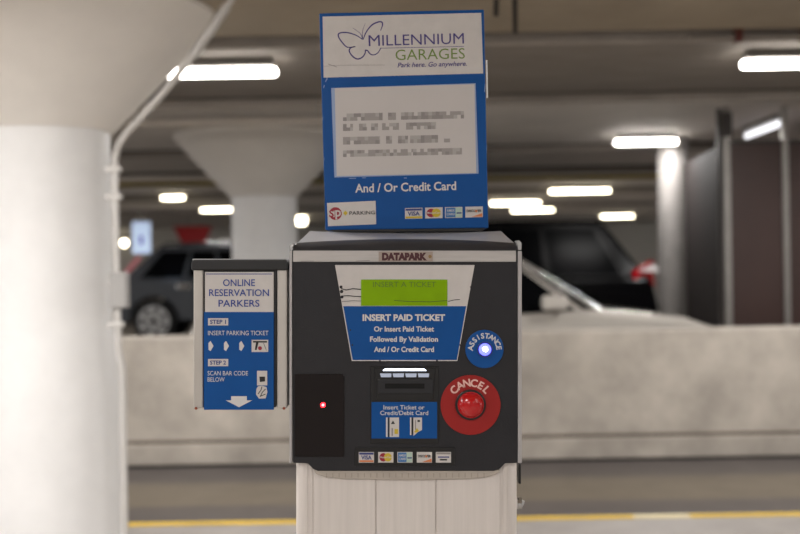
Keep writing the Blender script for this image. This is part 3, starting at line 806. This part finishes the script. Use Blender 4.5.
for pts, wa, wb in (([(212, 176), (185, 158), (145, 145), (110, 147), (104, 162), (122, 190), (145, 210), (180, 207)], .7, 1.3),
                    ([(178, 207), (160, 212), (152, 226), (165, 248), (187, 262), (208, 256), (222, 238), (224, 222)], .9, 1.3),
                    ([(224, 222), (234, 226), (246, 240), (262, 244), (280, 234), (293, 212)], 1.3, .8),
                    ([(214, 176), (228, 142), (252, 112), (280, 98), (298, 99), (299, 115), (291, 136)], .7, 1.4),
                    ([(211, 172), (200, 148), (168, 124)], .7, .25), ([(212, 172), (211, 140), (223, 104)], .7, .25)):
    pp = smooth_pts(zc(pts)); n = len(pp)
    bf.stroke(pp, [(wa + (wb - wa) * math.sin(PI * i / (n - 1)) ** .8) if wb > wa else wa + (wb - wa) * i / (n - 1) for i in range(n)], dl, m_purple)
bf.build('butterfly_emblem', hdr)
MB().stroke([(324, 66.5), (332, 65.5), (345, 65.2), (385, 65)], .35, dl, m_grey2).stroke([(328, 64), (337, 67)], .6, dl, m_grey3).build('wear_marks', hdr)
# notice sheet
nt_ = MB().plate([(331.2, 88.0), (475.6, 83.2), (478.6, 173.6), (334.4, 177.4)], DS - .0008, .0008, m_film)
nt_ = nt_.build('sheet_pocket', sign)
MB().plate([(334.8, 88.2), (474.4, 84.2), (476.2, 173.0), (336.6, 176.0)], DS - .0014, .0004, m_sheet).build('notice_sheet', nt_)
pxm = MB()
rows = [(111.6, 119, [(343, 383), (388, 396), (401, 414), (414, 464)]), (122, 129, [(343, 353), (359, 367), (371, 378), (382, 399), (406, 436)]), (135, 142.6, [(343, 380), (386, 392), (398, 408), (410, 438), (444, 450)]), (148.4, 155, [(343, 413), (413, 462)])]
for ya, yb, runs in rows:
    for xa, xb in runs:
        x = xa
        while x < xb - .5:
            for j in range(2):
                m = random.choice((m_grey1, m_grey2, m_grey2, m_grey3))
                sh = -(x - 343) * SL
                h2 = (yb - ya) / 2
                if random.random() < .93:
                    pxm.rect(x, ya + j * h2 + sh + 2, min(x + 3.6, xb), ya + (j + 1) * h2 + sh + 2, DS - .0017, .0002, m)
            x += 3.6
pxm.build('blurred_lettering', nt_)
MB().text('And / Or Credit Card', 355.2, 192.4, 456.2, 189.8, 8.2, DS - .0006, m_whitetxt, .02).build('lettering', sign)
# company sticker
spk = MB().plate([(327, 203), (375.6, 200.8), (376.2, 224.2), (328, 226.2)], DS - .0008, .0008, m_white).build('company_sticker', sign)
s2 = MB()
cx, cy = 335.4, 213.6
s2.disc(cx, cy, 6.4, DS - .0011, .0002, m_logored, 26)
s2.rect(328.9, 210.6, 334.6, 217.0, DS - .0013, .0001, m_white)
s2.text('S', 329.2, 216.9, 334.0, 216.8, 6.6, DS - .0016, m_logored, .03)
s2.text('p', 335.4, 216.3, 341.0, 216.1, 8.8, DS - .0014, m_white, .02)
px0, py0 = 345.4, 213.1
s2.plate([(px0 - 2.3, py0), (px0, py0 - 2.6), (px0 + 2.3, py0), (px0, py0 + 2.6)], DS - .0012, .0002, m_gold)
s2.text('PARKING', 349.4, 214.9, 375.0, 214.2, 3.5, DS - .0012, m_black, .012)
s2.build('emblem_and_lettering', spk)
for i, xa in enumerate((405.0, 425.2, 445.0, 465.4)):
    card(sign, xa, 208.1 - i * .45, xa + 17.4, 218.9 - i * .45, i, DS - .0006, SL)
sc2 = MB()
for x, y, a_, l in ((325.5, 82, 1.2, 5), (323.6, 88, 1.3, 3), (327, 80, 1.5, 2.5), (349, 178.3, 0, 7), (362, 177.8, 0, 4), (404, 178, 0, 3), (484.6, 92, 1.5, 8), (486.6, 150, 1.5, 5), (322.5, 120, 1.5, 3), (324, 160, 1.4, 2)):
    sc2.stroke([(x, y), (x + l * math.cos(a_), y - l * math.sin(a_))], .6, DS - .0005, m_film)
sc2.build('scuffs', sign)
MB().stroke([(486.6, 60), (487.2, 98)], 1.6, DS - .0004, mat('reflection_pale', (220, 220, 220), .2)).build('edge_reflection', sign)  # pale stroke imitates light reflected along the sign's edge

# ================================================================== RESERVATION BOX at left
DB = D0 + .0
bx = thing('ticket_box', 'slim reservation ticket reader box with blue instructions mounted left of the machine', 'ticket reader', cmat(px_(239), DB + .06, pz_(410)))
MB().rect(202.5, 268, 276, 407.5, DB + .004, .10, m_black).build('body', bx, bevel=.002)
for xa, xb in ((193.4, 203.0), (277.0, 287.0)):
    MB().rect(xa, 268, xb, 408.4, DB + .001, .11, m_rail).build('side_rail', bx, bevel=.0028, seg=4)
MB().rect(274.4, 268, 276.4, 406, DB + .002, .05, m_black).build('groove_seal', bx)
MB().plate([(191.2, 270.4), (191.2, 262), (193, 259.6), (286, 259.6), (287.8, 262), (287.8, 270.4)], DB - .003, .12, m_black).build('cap', bx, bevel=.003, seg=3)
MB().rect(192.4, 258.8, 286.6, 260.4, DB + .001, .11, m_shell).build('cap_edge', bx, bevel=.001)
MB().rect(288, 262, 290.6, 405, DB + .02, .07, m_shell).build('mounting_bracket', bx, bevel=.001)
for x in (196, 284):
    MB().disc(x, 408.4, 1.5, DB + .0, .02, mat('copper_screw', (150, 84, 66), .3, .6), 10).build('screw', bx)
lb = MB().rect(205, 272, 273.6, 312.2, DB - .0004, .006, m_white).rect(203.8, 311.8, 273.8, 409.8, DB - .0004, .006, m_blue).build('label_panel', bx, bevel=.0004)
db = DB - .0009
q = MB()
q.ctext('ONLINE', 239, 286.0, 32, 6.6, db, m_bluetxt, .012).ctext('RESERVATION', 239, 296.0, 60, 6.6, db, m_bluetxt, .012).ctext('PARKERS', 239, 306.6, 41, 6.6, db, m_bluetxt, .012)
q.stroke([(206, 274), (272, 274)], .8, db, m_bluetxt)
q.build('header_lettering', lb)
q = MB()
q.text('INSERT PARKING TICKET', 208, 335.2, 268.4, 335.2, 4.4, db, m_whitetxt, .0)
q.build('step_lettering', lb)
q = MB()
q.text('SCAN BAR CODE', 207.6, 375.4, 248, 375.4, 4.3, db, m_whitetxt, .0).text('BELOW', 207.6, 381.6, 224.6, 381.6, 4.3, db, m_whitetxt, .0)
q.build('step_lettering', lb)
for y, s in ((318.2, 'STEP 1'), (359, 'STEP 2')):
    MB().rect(208, y, 228.2, y + 7.2, db, .0003, m_white).text(s, 210, y + 5.5, 226, y + 5.5, 3.8, db - .0004, m_navy, .03).build('step_tag', lb)
q = MB()
for x in (208.5, 224, 239.3):
    q.plate([(x, 343), (x + 2, 341), (x + 5, 346), (x + 2, 351), (x, 349.6)], db, .0003, m_whitetxt)
q.build('arrow_marks', lb)
q = MB().rect(251.6, 339.8, 268.2, 352.0, db, .0003, m_white)
q.rect(253, 341, 267, 342.6, db - .0003, .0002, m_black).plate([(256, 342.4), (258.6, 342.4), (256.6, 350), (254.8, 350)], db - .0003, .0002, m_black).disc(260, 348.2, 2.0, db - .0004, .0002, m_logored, 14)
q.stroke([(263.5, 343), (266.5, 350.5)], .5, db - .0004, m_black)
q.build('ticket_picture', lb)
q = MB().rect(257, 370.8, 267.2, 385.4, db, .0003, m_white).plate([(259.4, 376.6), (265, 376.6), (265, 381.4), (259.8, 382)], db - .0003, .0002, m_black).build('barcode_picture', lb)
q = MB().plate([(258, 386.4), (262, 385.8), (266.4, 387), (267.4, 392), (265.6, 398.4), (259, 398.6), (256, 394.4), (256.4, 389)], db, .0003, m_white)
for pts in ([(258, 394), (261, 390), (262, 386.5)], [(260, 397), (262.5, 392), (265.5, 389)], [(261, 396), (265.6, 394)]):
    q.stroke(pts, .8, db - .0004, m_black)
q.build('hand_picture', lb)
MB().plate([(231.2, 396.2), (246.8, 396.2), (246.8, 400.4), (252.2, 400.4), (239, 407.2), (225.8, 400.4), (231.2, 400.4)], db, .0003, m_whitetxt).build('down_arrow', lb)

# ------------------------------------------------------------------ ambient light entering from the open sides of the garage
w = bpy.data.worlds.new('garage_ambient'); SC.world = w; w.use_nodes = True
w.node_tree.nodes['Background'].inputs[0].default_value = (.98, .985, 1, 1)
w.node_tree.nodes['Background'].inputs[1].default_value = 1.5
SC.cycles.use_denoising = True
SC.cycles.max_bounces = 6
